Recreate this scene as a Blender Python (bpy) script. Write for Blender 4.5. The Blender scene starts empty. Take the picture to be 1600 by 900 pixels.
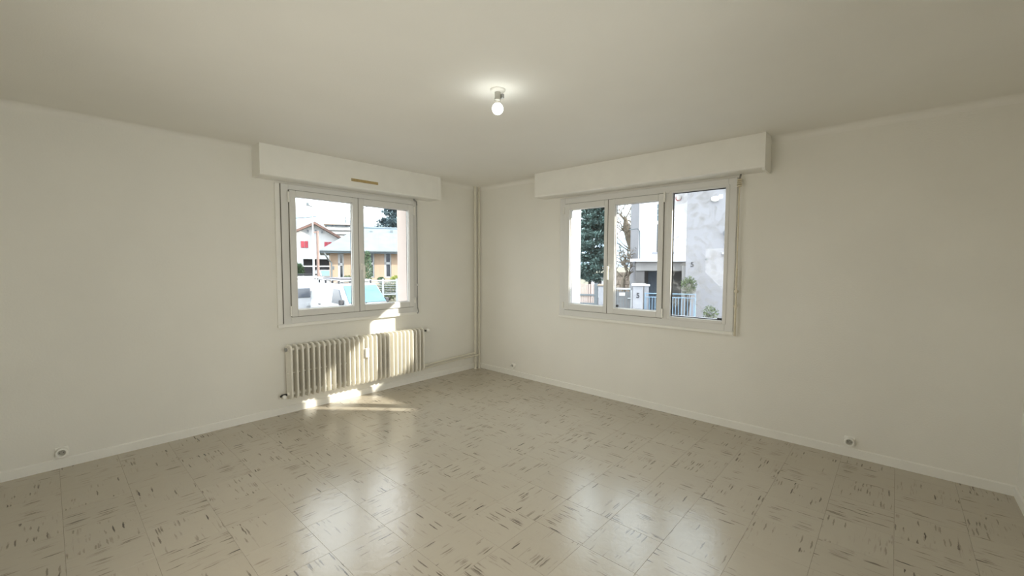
import bpy, bmesh, math, random
from mathutils import Vector, Matrix
random.seed(7)
C = bpy.context.scene.collection
R = math.radians
# ------------------------------------------------------------------ camera
EYE = Vector((-4.0587, -4.3325, 1.4506))
YAW, PITCH, ROLL, FPX = 0.737246, 0.0559417, 0.0033566, 660.834
fw = Vector((math.cos(YAW)*math.cos(PITCH), math.sin(YAW)*math.cos(PITCH), -math.sin(PITCH)))
rt = fw.cross(Vector((0, 0, 1))).normalized(); up = rt.cross(fw)
rt, up = (math.cos(ROLL)*rt + math.sin(ROLL)*up), (-math.sin(ROLL)*rt + math.cos(ROLL)*up)
cam = bpy.data.cameras.new('camera'); co = bpy.data.objects.new('camera', cam); C.objects.link(co)
cam.sensor_width = 36; cam.lens = FPX/1600*36; cam.clip_start = .02; cam.clip_end = 3000
m = Matrix((rt, up, -fw)).transposed().to_4x4(); m.translation = EYE
co.matrix_world = m
bpy.context.scene.camera = co
# ------------------------------------------------------------------ view, world, sun, large lights
sc = bpy.context.scene
sc.view_settings.view_transform = 'Standard'; sc.view_settings.look = 'None'
sc.view_settings.exposure = 0.92; sc.view_settings.gamma = 1.0; sc.view_settings.use_curve_mapping = False
sc.cycles.max_bounces = 12; sc.cycles.diffuse_bounces = 8; sc.cycles.transparent_max_bounces = 16
sc.cycles.sample_clamp_indirect = 6
SKY = 3.1
w = bpy.data.worlds.new('sky'); sc.world = w; w.use_nodes = True
nt = w.node_tree; nt.nodes.clear()
def wn(t, **k):
    n = nt.nodes.new(t)
    for a, b in k.items(): setattr(n, a, b)
    return n
tc = wn('ShaderNodeTexCoord'); nz = wn('ShaderNodeTexNoise'); nz.inputs['Scale'].default_value = 3.2; nz.inputs['Detail'].default_value = 6
mp = wn('ShaderNodeMapping'); mp.inputs['Scale'].default_value = (1, 1, 2.6)
rp = wn('ShaderNodeValToRGB'); rp.color_ramp.elements[0].position = .38; rp.color_ramp.elements[1].position = .6
rp.color_ramp.elements[0].color = (.56, .68, .76, 1); rp.color_ramp.elements[1].color = (1.0, 1.01, 1.01, 1)
bg = wn('ShaderNodeBackground'); bg.inputs['Strength'].default_value = SKY; wo = wn('ShaderNodeOutputWorld')
nt.links.new(tc.outputs['Generated'], mp.inputs[0]); nt.links.new(mp.outputs[0], nz.inputs['Vector'])
nt.links.new(nz.outputs['Fac'], rp.inputs[0]); nt.links.new(rp.outputs[0], bg.inputs[0]); nt.links.new(bg.outputs[0], wo.inputs[0])
sl = bpy.data.lights.new('sun', 'SUN'); sl.energy = 5.0; sl.angle = R(.6); sl.color = (1, .93, .80)
so = bpy.data.objects.new('sun', sl); C.objects.link(so)
so.rotation_euler = Vector((.82, -1, .60)).to_track_quat('Z', 'Y').to_euler(); so.location = (8, -10, 8)
def area(name, loc, tgt, sx, sy, e, col):
    l = bpy.data.lights.new(name, 'AREA'); l.shape = 'RECTANGLE'; l.size = sx; l.size_y = sy; l.energy = e; l.color = col; l.spread = R(128)
    o = bpy.data.objects.new(name, l); C.objects.link(o); o.location = loc
    o.rotation_euler = (Vector(tgt)-Vector(loc)).to_track_quat('-Z', 'Y').to_euler(); return o
# added fill lamps on the two closed walls behind the camera, brightening the room
area('back_fill_light', (-4.63, -2.4, .92), (0, -2.2, .72), 1.7, 1.7, 10, (1, .95, .85))
area('near_fill_light', (-3.1, -4.93, .92), (-3.2, 0, .62), 1.7, 1.7, 13, (.99, 1, .95))

# ------------------------------------------------------------------ materials
def mat(name, col, rough=.5, noise=0, nscale=8, bump=0, bscale=60, spec=.5, metal=0, emit=0, coat=0):
    m = bpy.data.materials.new(name); m.use_nodes = True; t = m.node_tree; b = t.nodes['Principled BSDF']
    c = (*col, 1); b.inputs['Base Color'].default_value = c; b.inputs['Roughness'].default_value = rough
    b.inputs['Specular IOR Level'].default_value = spec; b.inputs['Metallic'].default_value = metal; b.inputs['Coat Weight'].default_value = coat
    if emit:
        b.inputs['Emission Color'].default_value = c; b.inputs['Emission Strength'].default_value = emit
    tcn = t.nodes.new('ShaderNodeTexCoord')
    n = t.nodes.new('ShaderNodeTexNoise'); n.inputs['Scale'].default_value = nscale; n.inputs['Detail'].default_value = 5
    t.links.new(tcn.outputs['Object'], n.inputs['Vector'])
    if noise:
        r = t.nodes.new('ShaderNodeValToRGB'); k0, k1 = 1-noise, 1+noise
        r.color_ramp.elements[0].position = .3; r.color_ramp.elements[1].position = .7
        r.color_ramp.elements[0].color = (col[0]*k0, col[1]*k0, col[2]*k0, 1)
        r.color_ramp.elements[1].color = (min(1, col[0]*k1), min(1, col[1]*k1), min(1, col[2]*k1), 1)
        t.links.new(n.outputs['Fac'], r.inputs[0]); t.links.new(r.outputs[0], b.inputs['Base Color'])
    if bump:
        n2 = t.nodes.new('ShaderNodeTexNoise'); n2.inputs['Scale'].default_value = bscale; n2.inputs['Detail'].default_value = 3
        t.links.new(tcn.outputs['Object'], n2.inputs['Vector'])
        bm_ = t.nodes.new('ShaderNodeBump'); bm_.inputs['Strength'].default_value = bump; bm_.inputs['Distance'].default_value = .004
        t.links.new(n2.outputs['Fac'], bm_.inputs['Height']); t.links.new(bm_.outputs[0], b.inputs['Normal'])
    return m
M = {}
M['wall'] = mat('wall_paint', (.80, .785, .73), .75, .02, 2, .35, 90, .3)
M['ceiling'] = mat('ceiling_paint', (.80, .785, .735), .8, .015, 2, .15, 120, .2)
M['white_paint'] = mat('gloss_white_paint', (.83, .82, .77), .4, .02, 6, .1, 40)
M['pvc'] = mat('white_pvc', (.71, .705, .68), .35, .01, 5)
M['pvc_bright'] = mat('white_plastic', (.86, .85, .80), .3, .01, 5)
M['seal'] = mat('brown_grey_gap_shade', (.12, .11, .085), .7, .1, 20)  # dark tone standing in for the shade in the sash gaps
M['rubber'] = mat('dark_rubber', (.03, .03, .03), .6, .1, 20)
M['radiator'] = mat('radiator_enamel', (.80, .775, .70), .38, .03, 9)
M['pipe'] = mat('pipe_paint', (.72, .69, .59), .4, .03, 9)
M['ochre'] = mat('ochre_wood', (.42, .31, .13), .6, .15, 30)
M['aged'] = mat('aged_cream_metal', (.66, .60, .46), .4, .05, 20)
M['steel'] = mat('dull_steel', (.35, .34, .32), .35, .05, 20, metal=.8)
M['grey_plastic'] = mat('grey_plastic', (.28, .28, .27), .45, .05, 20)
M['lampholder'] = mat('lampholder_plastic', (.42, .41, .36), .45, .03, 20)
M['bulb'] = mat('lit_bulb', (.96, 1, .96), .3, emit=12)
M['slab'] = mat('floor_slab', (.10, .085, .065), .9, .2, 10)
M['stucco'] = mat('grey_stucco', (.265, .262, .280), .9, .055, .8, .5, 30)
M['shaded_render'] = mat('shaded_side_render', (.20, .20, .215), .9, .06, 1, .3, 30)  # house render darkened to paint in the shade on its side wall
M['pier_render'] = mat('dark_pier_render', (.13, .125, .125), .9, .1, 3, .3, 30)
M['white_render'] = mat('white_render', (.80, .80, .82), .9, .05, 1, .3, 30)
M['concrete'] = mat('pale_concrete', (.30, .305, .33), .9, .12, 3, .4, 30)
M['porch'] = mat('porch_render', (.27, .262, .258), .9, .1, 2, .3, 30)
M['orange'] = mat('orange_render', (.385, .275, .20), .9, .06, .6, .2, 30)
M['house_white'] = mat('house_white', (0.436, 0.436, 0.449), .9, .05, .5)
M['red'] = mat('red_shutter', (.33, .035, .055), .6, .1, 5)
M['slate'] = mat('pale_roof_sheet', (0.125, 0.160, 0.19), .7, .12, 1.5, .4, 8)
M['tile_roof'] = mat('brown_roof', (0.132, 0.079, 0.066), .8, .15, 2)
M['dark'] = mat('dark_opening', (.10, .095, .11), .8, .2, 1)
M['dark_glass'] = mat('dark_window_glass', (0.033, 0.036, 0.046), .08, .2, 1, spec=.8)
M['door_blue'] = mat('grey_blue_door', (.26, .32, .40), .5, .1, 4)
M['asphalt'] = mat('asphalt', (0.112, 0.106, 0.112), .95, .18, .6, .3, 20)
M['pavement'] = mat('pavement', (0.238, 0.238, 0.244), .95, .1, 1, .3, 20)
M['earth'] = mat('garden_earth', (0.112, 0.106, 0.073), 1, .3, 1.5)
M['car_white'] = mat('white_car_paint', (.43, .435, .45), .25, .01, 3, coat=.5)
M['car_glass'] = mat('car_glass', (.085, .16, .205), .12, .12, 3, spec=.4)
M['van_glass'] = mat('tinted_van_glass', (.09, .10, .12), .15, .1, 5, spec=.5)
M['car_trim'] = mat('black_car_trim', (.03, .03, .035), .6, .1, 10)
M['tyre'] = mat('tyre', (.02, .02, .02), .9, .1, 10)
M['red_lamp'] = mat('red_lamp', (.42, .10, .09), .3, .05, 10)
M['bark'] = mat('bark', (.15, .125, .095), .95, .3, 6)
M['dark_bark'] = mat('dark_bark', (.06, .055, .05), .95, .3, 6)
M['needles'] = mat('blue_green_needles', (.15, .23, .21), .8, .45, 2.5)
M['needles_far'] = mat('dark_needles', (.10, .15, .17), .8, .45, 1.2)
M['leaf_dark'] = mat('dark_leaf', (.06, .11, .05), .7, .4, 4)
M['leaf_olive'] = mat('olive_leaf', (.10, .13, .065), .7, .4, 4)
M['leaf_yellow'] = mat('yellow_green_leaf', (.30, .33, .09), .7, .4, 4)
M['pink_slat'] = mat('pinkish_fence_slat', (.42, .335, .30), .8, .08, 6)
M['grey_metal'] = mat('grey_painted_metal', (0.132, 0.152, 0.165), .5, .08, 6)
M['pale_metal'] = mat('pale_painted_metal', (0.409, 0.422, 0.436), .5, .05, 6)
M['blue_metal'] = mat('blue_railing_paint', (0.198, 0.317, 0.436), .45, .06, 6)
M['gate_mesh'] = mat('gate_sheet', (0.132, 0.132, 0.135), .6, .25, 8)
M['paper'] = mat('paper', (0.561, 0.561, 0.561), .8, .01, 5)
M['number'] = mat('black_number', (.03, .03, .04), .6, .1, 10)
M['stone'] = mat('beige_stone', (0.290, 0.238, 0.191), .95, .25, 5, .5, 12)
M['hill'] = mat('hazy_hill', (0.277, 0.363, 0.436), 1, .06, .01)
M['flat_white'] = mat('apartment_white', (0.462, 0.449, 0.436), .9, .05, .3)
M['wood_pole'] = mat('wooden_pole', (0.238, 0.165, 0.145), .9, .15, 5)
M['reveal'] = mat('reveal_render', (.60, .50, .45), .9, .04, 4)
M['shutter_white'] = mat('reveal_white', (.80, .83, .86), .8, .04, 4)

def glass(name, dirt=.0):
    m = bpy.data.materials.new(name); m.use_nodes = True; t = m.node_tree; t.nodes.clear()
    o = t.nodes.new('ShaderNodeOutputMaterial'); tr = t.nodes.new('ShaderNodeBsdfTransparent'); gl = t.nodes.new('ShaderNodeBsdfGlossy')
    lw = t.nodes.new('ShaderNodeLayerWeight'); lw.inputs[0].default_value = .5; fp = t.nodes.new('ShaderNodeMath'); fp.operation = 'POWER'; fp.inputs[1].default_value = 4.0; fr = t.nodes.new('ShaderNodeMath'); fr.operation = 'MULTIPLY_ADD'; fr.inputs[1].default_value = .5; fr.inputs[2].default_value = .025; t.links.new(lw.outputs['Facing'], fp.inputs[0]); t.links.new(fp.outputs[0], fr.inputs[0]); mx = t.nodes.new('ShaderNodeMixShader')
    gl.inputs['Roughness'].default_value = .02; tr.inputs[0].default_value = (.98, .99, .99, 1)
    t.links.new(fr.outputs[0], mx.inputs[0]); t.links.new(tr.outputs[0], mx.inputs[1]); t.links.new(gl.outputs[0], mx.inputs[2])
    last = mx.outputs[0]
    if dirt:
        df = t.nodes.new('ShaderNodeBsdfDiffuse'); df.inputs[0].default_value = (.85, .87, .9, 1)
        tcn = t.nodes.new('ShaderNodeTexCoord'); n = t.nodes.new('ShaderNodeTexNoise'); n.inputs['Scale'].default_value = 9; n.inputs['Detail'].default_value = 7; n.inputs['Distortion'].default_value = 1.2
        mr = t.nodes.new('ShaderNodeMapRange'); mr.inputs[1].default_value = .45; mr.inputs[2].default_value = .75; mr.inputs[3].default_value = 0; mr.inputs[4].default_value = dirt
        m2 = t.nodes.new('ShaderNodeMixShader')
        t.links.new(tcn.outputs['Object'], n.inputs['Vector']); t.links.new(n.outputs['Fac'], mr.inputs[0]); t.links.new(mr.outputs[0], m2.inputs[0])
        t.links.new(last, m2.inputs[1]); t.links.new(df.outputs[0], m2.inputs[2]); last = m2.outputs[0]
    t.links.new(last, o.inputs[0]); return m
M['pane'] = glass('window_glass'); M['pane_dirty'] = glass('smeared_window_glass', .35)

def floor_mat():
    m = bpy.data.materials.new('marbled_vinyl_tile'); m.use_nodes = True; t = m.node_tree; b = t.nodes['Principled BSDF']
    N = t.nodes.new; Lk = t.links.new
    tcn = N('ShaderNodeTexCoord'); oi = N('ShaderNodeObjectInfo')
    off = N('ShaderNodeVectorMath'); off.operation = 'MULTIPLY_ADD'
    cmb = N('ShaderNodeCombineXYZ')
    for i in range(3): Lk(oi.outputs['Random'], cmb.inputs[i])
    Lk(cmb.outputs[0], off.inputs[0]); off.inputs[1].default_value = (37, 91, 53); Lk(tcn.outputs['Object'], off.inputs[2])
    P = off.outputs[0]
    def mapping(s):
        k = N('ShaderNodeVectorMath'); k.operation = 'MULTIPLY'; Lk(P, k.inputs[0]); k.inputs[1].default_value = s; return k.outputs[0]
    def noise(v, sc_, det=4, dist=0):
        n = N('ShaderNodeTexNoise'); n.inputs['Scale'].default_value = sc_; n.inputs['Detail'].default_value = det; n.inputs['Distortion'].default_value = dist
        Lk(v, n.inputs['Vector']); return n.outputs['Fac']
    def ramp(v, a, b_, lo=0, hi=1):
        r = N('ShaderNodeMapRange'); r.inputs[1].default_value = a; r.inputs[2].default_value = b_; r.inputs[3].default_value = lo; r.inputs[4].default_value = hi
        Lk(v, r.inputs[0]); return r.outputs[0]
    def mul(a, b_):
        r = N('ShaderNodeMath'); r.operation = 'MULTIPLY'; Lk(a, r.inputs[0])
        if isinstance(b_, float): r.inputs[1].default_value = b_
        else: Lk(b_, r.inputs[1])
        return r.outputs[0]
    def mix(f, a, b_):
        r = N('ShaderNodeMix'); r.data_type = 'RGBA'
        if isinstance(f, float): r.inputs[0].default_value = f
        else: Lk(f, r.inputs[0])
        for s, v in ((6, a), (7, b_)):
            if isinstance(v, tuple): r.inputs[s].default_value = (*v, 1)
            else: Lk(v, r.inputs[s])
        return r.outputs[2]
    # base tone, per-tile shade and cloudy marbling along the tile
    base = mix(ramp(noise(mapping((4, 12, 1)), 1.3, 3, .2), .3, .7), (.475, .425, .345), (.487, .438, .356))
    base = mix(ramp(oi.outputs['Random'], 0, 1, 0, .22), base, (.40, .355, .28))
    # soft grey-brown smears
    sm = mul(ramp(noise(mapping((6, 90, 1)), 1.0, 2, .3), .62, .74), ramp(noise(mapping((5, 7, 1)), 1.0, 2), .46, .6))
    base = mix(mul(sm, .5), base, (.17, .135, .105))
    # crisp dark dashes
    wob = N('ShaderNodeTexNoise'); wob.inputs['Scale'].default_value = 30; Lk(P, wob.inputs['Vector'])
    wv = N('ShaderNodeVectorMath'); wv.operation = 'MULTIPLY_ADD'; Lk(wob.outputs['Color'], wv.inputs[0]); wv.inputs[1].default_value = (.03, .010, 0); Lk(P, wv.inputs[2])
    def dashes(s, keep, rad, off_):
        k = N('ShaderNodeVectorMath'); k.operation = 'MULTIPLY_ADD'; Lk(wv.outputs[0], k.inputs[0]); k.inputs[1].default_value = s; k.inputs[2].default_value = (off_, off_*1.7, 0)
        v = N('ShaderNodeTexVoronoi'); v.voronoi_dimensions = '2D'; v.feature = 'F1'; v.inputs['Scale'].default_value = 1; Lk(k.outputs[0], v.inputs['Vector'])
        d = ramp(v.outputs['Distance'], rad*.7, rad, 1, 0)
        sep = N('ShaderNodeSeparateColor'); Lk(v.outputs['Color'], sep.inputs[0])
        return mul(mul(d, ramp(sep.outputs[0], keep, keep+.02)), ramp(sep.outputs[1], 0, 1, .35, 1))
    d1 = mul(dashes((8, 90, 0), .68, .40, 0), ramp(noise(mapping((5, 8, 1)), 1.0, 3), .49, .58))
    d2 = dashes((7, 72, 0), .955, .32, 13.)
    base = mix(mul(d1, .80), base, (.07, .05, .036)); base = mix(mul(d2, .95), base, (.03, .02, .015))
    Lk(base, b.inputs['Base Color'])
    b.inputs['Roughness'].default_value = .23
    b.inputs['Specular IOR Level'].default_value = .7
    bp = N('ShaderNodeBump'); bp.inputs['Strength'].default_value = .4; bp.inputs['Distance'].default_value = .003
    Lk(noise(mapping((14, 14, 1)), 1.5, 4, .5), bp.inputs['Height']); Lk(bp.outputs[0], b.inputs['Normal'])
    return m
M['tile'] = floor_mat()

# ------------------------------------------------------------------ mesh helpers
class MB:
    def __init__(s): s.b = bmesh.new()
    def box(s, x0, x1, y0, y1, z0, z1, bev=0):
        r = bmesh.ops.create_cube(s.b, size=1); vs = r['verts']
        for v in vs: v.co = Vector(((x0+x1)/2+v.co.x*(x1-x0), (y0+y1)/2+v.co.y*(y1-y0), (z0+z1)/2+v.co.z*(z1-z0)))
        if bev:
            es = {e for v in vs for e in v.link_edges}
            bmesh.ops.bevel(s.b, geom=list(es), offset=bev, segments=2, affect='EDGES', profile=.5)
        return s
    def prism(s, pts, axis, a, b):
        # polygon pts in the two other axes, extruded along axis from a to b
        def mk(p, t):
            return {'x': (t, p[0], p[1]), 'y': (p[0], t, p[1]), 'z': (p[0], p[1], t)}[axis]
        A = [s.b.verts.new(mk(p, a)) for p in pts]; B = [s.b.verts.new(mk(p, b)) for p in pts]
        n = len(pts); s.b.faces.new(A); s.b.faces.new(B[::-1])
        for i in range(n): s.b.faces.new((A[i], B[i], B[(i+1) % n], A[(i+1) % n]))
        return s
    def hull(s, faces_a, faces_b):
        # loft between two equal loops of 3-D points, capped
        A = [s.b.verts.new(p) for p in faces_a]; B = [s.b.verts.new(p) for p in faces_b]; n = len(A)
        s.b.faces.new(A); s.b.faces.new(B[::-1])
        for i in range(n): s.b.faces.new((A[i], B[i], B[(i+1) % n], A[(i+1) % n]))
        return s
    def tube(s, pts, r, n=8, closed=False):
        pts = [Vector(p) for p in pts]; rings = []; k = len(pts)
        rr = r if isinstance(r, (list, tuple)) else [r]*k
        prev = None
        for i, p in enumerate(pts):
            a = pts[i-1] if (i > 0 or closed) else p; b = pts[(i+1) % k] if (i < k-1 or closed) else p
            t = (b-a).normalized()
            if prev is None:
                ref = Vector((0, 0, 1)) if abs(t.z) < .9 else Vector((1, 0, 0)); u = t.cross(ref).normalized()
            else:
                u = (prev - t*prev.dot(t)); u = u.normalized() if u.length > 1e-6 else t.orthogonal().normalized()
            prev = u; v = t.cross(u)
            rings.append([s.b.verts.new(p+(u*math.cos(2*math.pi*j/n)+v*math.sin(2*math.pi*j/n))*rr[i]) for j in range(n)])
        for i in range(k if closed else k-1):
            A, B = rings[i], rings[(i+1) % k]
            for j in range(n): s.b.faces.new((A[j], A[(j+1) % n], B[(j+1) % n], B[j]))
        if not closed:
            s.b.faces.new(rings[0][::-1]); s.b.faces.new(rings[-1])
        return s
    def lathe(s, prof, c=(0, 0, 0), n=24, axis='z'):
        rings = []
        def mk(r, h, a):
            x, y = r*math.cos(a), r*math.sin(a)
            o = {'z': (x, y, h), 'x': (h, x, y), 'y': (x, h, y)}[axis]
            return Vector(c)+Vector(o)
        for r, h in prof:
            rings.append([s.b.verts.new(mk(max(r, 1e-4), h, 2*math.pi*j/n)) for j in range(n)])
        for A, B in zip(rings, rings[1:]):
            for j in range(n): s.b.faces.new((A[j], A[(j+1) % n], B[(j+1) % n], B[j]))
        s.b.faces.new(rings[0][::-1]); s.b.faces.new(rings[-1]); return s
    def ball(s, c, r, sub=2, sq=(1, 1, 1)):
        q = bmesh.ops.create_icosphere(s.b, subdivisions=sub, radius=r)
        for v in q['verts']: v.co = Vector((v.co.x*sq[0], v.co.y*sq[1], v.co.z*sq[2]))+Vector(c)
        return s
    def blade(s, p, d, n_, l, wd):
        # a small folded leaf: two triangles with a raised midrib
        d = d.normalized(); sd = d.cross(n_); sd = sd.normalized() if sd.length > 1e-4 else d.orthogonal().normalized()
        a = s.b.verts.new(p); b = s.b.verts.new(p+d*l); c = s.b.verts.new(p+d*l*.45+sd*wd+n_*wd*.4); e = s.b.verts.new(p+d*l*.45-sd*wd+n_*wd*.4)
        s.b.faces.new((a, c, b)); s.b.faces.new((a, b, e))
    def mesh(s, name, material, smooth=False):
        bmesh.ops.recalc_face_normals(s.b, faces=s.b.faces)
        me = bpy.data.meshes.new(name); s.b.to_mesh(me); s.b.free()
        me.materials.append(M[material] if isinstance(material, str) else material)
        if smooth:
            me.polygons.foreach_set('use_smooth', [True]*len(me.polygons))
            me.set_sharp_from_angle(angle=R(40))
        return me
    def build(s, name, material, parent=None, smooth=False, label=None, stuff=False):
        o = bpy.data.objects.new(name, s.mesh(name, material, smooth)); C.objects.link(o)
        if parent: o.parent = parent
        if label: o['label'] = label
        if stuff: o['kind'] = 'stuff'
        return o
def inst(name, me, parent, loc=(0, 0, 0), rz=0):
    o = bpy.data.objects.new(name, me); C.objects.link(o); o.location = loc; o.rotation_euler.z = rz
    if parent: o.parent = parent
    return o
def thing(name, label, cat, loc=(0, 0, 0), rz=0, group=None):
    o = bpy.data.objects.new(name, None); C.objects.link(o); o.location = loc; o.rotation_euler.z = rz; o.empty_display_size = .1
    o['label'] = label; o['category'] = cat
    if group: o['group'] = group
    return o
def tag(o, label, cat, group=None):
    o['label'] = label; o['category'] = cat
    if group: o['group'] = group
    return o
def struct(o, label=None):
    o['kind'] = 'structure'
    if label: o['label'] = label
    return o
def sroot(name, label=None):
    o = bpy.data.objects.new(name, None); C.objects.link(o); o.empty_display_size = .1; return struct(o, label)

# ------------------------------------------------------------------ room shell
H = 2.5; XD = -4.65; YC = -4.95; T = .28
AX0, AX1, BY0, BY1, WZ0, WZ1 = -2.50, -1.08, -3.24, -1.48, .90, 2.16      # window openings
wl = MB().box(XD-T, AX0, 0, T, -.2, H+.1).box(AX1, T, 0, T, -.2, H+.1).box(AX0, AX1, 0, T, -.2, WZ0).box(AX0, AX1, 0, .06, WZ1, H+.1).box(AX0, AX1, .06, T, WZ1+.20, H+.1)
struct(wl.build('wall_left', 'wall'), 'off-white painted wall with the two-sash window and the radiator')
wr = MB().box(0, T, YC-T, BY0, -.2, H+.1).box(0, T, BY1, 0, -.2, H+.1).box(0, T, BY0, BY1, -.2, WZ0).box(0, .06, BY0, BY1, WZ1, H+.1).box(.06, T, BY0, BY1, WZ1+.03, H+.1)
struct(wr.build('wall_right', 'wall'), 'off-white painted wall with the three-pane window')
struct(MB().box(XD-T, 0, YC-T, YC, -.2, H+.1).build('wall_near', 'wall'), 'off-white painted wall at the right edge of the view')
struct(MB().box(XD-T, XD, YC, 0, -.2, H+.1).build('wall_back', 'wall'), 'off-white painted wall behind the viewpoint')
struct(MB().box(XD-T, T, YC-T, T, H, H+.2).build('ceiling', 'ceiling'), 'plain off-white ceiling')
# coved plaster corners under the ceiling
cv = [(0, H), (0, H-.05)] + [(-.05+.05*math.cos(a), H-.05+.05*math.sin(a)) for a in (R(0), R(22), R(45), R(67), R(90))][1:]
cvp = [(0, H-.05), (0, H+.001), (-.05, H+.001)] + [(-.05+.05*math.cos(R(a)), H-.05+.05*math.sin(R(a))) for a in (75, 60, 45, 30, 15)]
struct(MB().prism(cvp, 'x', XD, 0).build('trim_1', 'ceiling', smooth=True), 'rounded plaster joint of ceiling and left wall')
struct(MB().prism(cvp, 'y', YC, 0).build('trim_2', 'ceiling', smooth=True), 'rounded plaster joint of ceiling and right wall')
# floor: slab with every tile of its own
fl = struct(MB().box(XD-T, T, YC-T, T, -.2, -.004).build('floor', 'slab'), 'marbled beige vinyl tile floor with dark dashes')
xs = [0, -.15] + [-.15-.3*k for k in range(1, 16)]; ys = [0, -.18] + [-.18-.3*k for k in range(1, 16)] + [YC]
cache = {}
for i in range(len(xs)-1):
    for j in range(len(ys)-1):
        wx, wy = round(xs[i]-xs[i+1], 3), round(ys[j]-ys[j+1], 3); q = (i+j) % 2
        a, b = (wx, wy) if q == 0 else (wy, wx)
        if (a, b) not in cache:
            g = .0004
            cache[(a, b)] = MB().box(-a/2+g, a/2-g, -b/2+g, b/2-g, -.0045, 0, .0005).mesh('tile', 'tile')
        inst('tile', cache[(a, b)], fl, ((xs[i]+xs[i+1])/2, (ys[j]+ys[j+1])/2, random.uniform(-.0003, 0)), (R(90) if q else 0) + (math.pi if random.random() < .5 else 0))
# baseboards
bb = [(0, 0), (0, .068), (-.006, .068), (-.013, .062), (-.013, 0)]
struct(MB().prism(bb, 'x', XD, 0).build('baseboard_left', 'white_paint'), 'low white baseboard along the radiator wall')
struct(MB().prism(bb, 'y', YC, 0).build('baseboard_right', 'white_paint'), 'low white baseboard under the three-pane window')
struct(MB().prism([(YC, 0), (YC, .068), (YC+.006, .068), (YC+.013, .062), (YC+.013, 0)], 'x', XD, -.013).build('baseboard_near', 'white_paint'))
struct(MB().prism([(XD, 0), (XD, .068), (XD+.006, .068), (XD+.013, .062), (XD+.013, 0)], 'y', YC, 0).build('baseboard_back', 'white_paint'))

# ------------------------------------------------------------------ windows
# built in a local frame: s runs along the wall (left to right as seen inside), d is depth outwards, mapped per wall
def mapper(wall):
    if wall == 'A': return lambda s0, s1, d0, d1: (s0, s1, d0, d1)
    return lambda s0, s1, d0, d1: (d0, d1, -s1, -s0)
def make_window(name, label, wall, s0, s1, z0, z1, casing, sashes, fixed, mull, handle, hinges, sill, panemat, gap_shades):
    mp_ = mapper(wall); root = sroot(name, label)
    def bx(mb, a, b, d0, d1, za, zb, bev=.004):
        x0, x1, y0, y1 = mp_(a, b, d0, d1); mb.box(x0, x1, y0, y1, za, zb, bev); return mb
    def ring(mb, a, b, za, zb, ia, ib, iza, izb, d0, d1, bev=.004):
        bx(mb, a, ia, d0, d1, za, zb, bev); bx(mb, ib, b, d0, d1, za, zb, bev)
        bx(mb, ia-.001, ib+.001, d0, d1, za, iza, bev); bx(mb, ia-.001, ib+.001, d0, d1, izb, zb, bev); return mb
    # frame (outer)
    f = MB()
    inner = fixed if fixed else None
    ring(f, s0, s1, z0, z1, s0+.07, s1-.07, z0+.075, z1-.07, -.03, .012)
    for a, b in mull: bx(f, a, b, -.03, .012, z0+.07, z1-.07)
    f.build('frame', 'pvc', root)
    c = MB()
    for a, b, za, zb in casing: bx(c, a, b, -.022, .0, za, zb, .003)
    if casing: c.build('casing', 'white_paint', root)
    si = MB(); bx(si, sill[0], sill[1], -.045, 0, sill[2], sill[3], .006); si.build('sill', 'white_paint', root)
    for k, (a, b, ga, gb, za, zb, gza, gzb) in enumerate(sashes):
        sm = ring(MB(), a, b, za, zb, ga, gb, gza, gzb, -.048, -.004, .006).build('sash', 'pvc', root)
        bd = ring(MB(), ga-.012, gb+.012, gza-.012, gzb+.012, ga+.006, gb-.006, gza+.006, gzb-.006, -.03, -.006, .002)
        bd.build('glazing_bead', 'pvc', sm)
        sl_ = ring(MB(), ga-.004, gb+.004, gza-.004, gzb+.004, ga+.008, gb-.008, gza+.008, gzb-.008, -.005, -.0015, .001); sl_.build('gasket', 'rubber', sm)
        p = MB(); bx(p, ga-.005, gb+.005, -.001, .003, gza-.005, gzb+.005, 0); p.build('pane', panemat, sm)
        if handle and handle[0] == k:
            h = MB(); hs, hz = handle[1], handle[2]
            bx(h, hs-.014, hs+.014, -.056, -.048, hz-.035, hz+.035, .004)
            bx(h, hs-.010, hs+.010, -.095, -.056, hz-.010, hz+.010, .004)
            bx(h, hs-.011, hs+.011, -.104, -.084, hz-.130, hz+.014, .006); h.build('handle', 'pvc_bright', sm)
    for a, b, za, zb, dd in gap_shades:
        g_ = MB(); bx(g_, a, b, -dd, -.028, za, zb, 0); g_.build('gap_shade', 'seal', root)  # dark strip that paints in the shadowed gap beside a sash
    for hs, hz, hl in hinges:
        x0, x1, y0, y1 = mp_(hs-.009, hs+.009, -.062, -.044)
        h = MB(); h.lathe([(.003, 0), (.009, .003), (.009, hl-.003), (.003, hl)], ((x0+x1)/2, (y0+y1)/2, hz), 12); h.build('hinge', 'pvc_bright', root, True)
    if fixed:
        ga, gb, gza, gzb, a, b, za, zb = fixed
        bd = ring(MB(), a, b, za, zb, ga, gb, gza, gzb, -.036, -.006, .004).build('glazing_bead', 'pvc', root)
        ring(MB(), ga-.004, gb+.004, gza-.004, gzb+.004, ga+.008, gb-.008, gza+.008, gzb-.008, -.005, -.0015, .001).build('gasket', 'rubber', bd)
        p = MB(); bx(p, ga-.005, gb+.005, -.001, .003, gza-.005, gzb+.005, 0); p.build('pane', 'pane_dirty', root)
    return root
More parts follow.
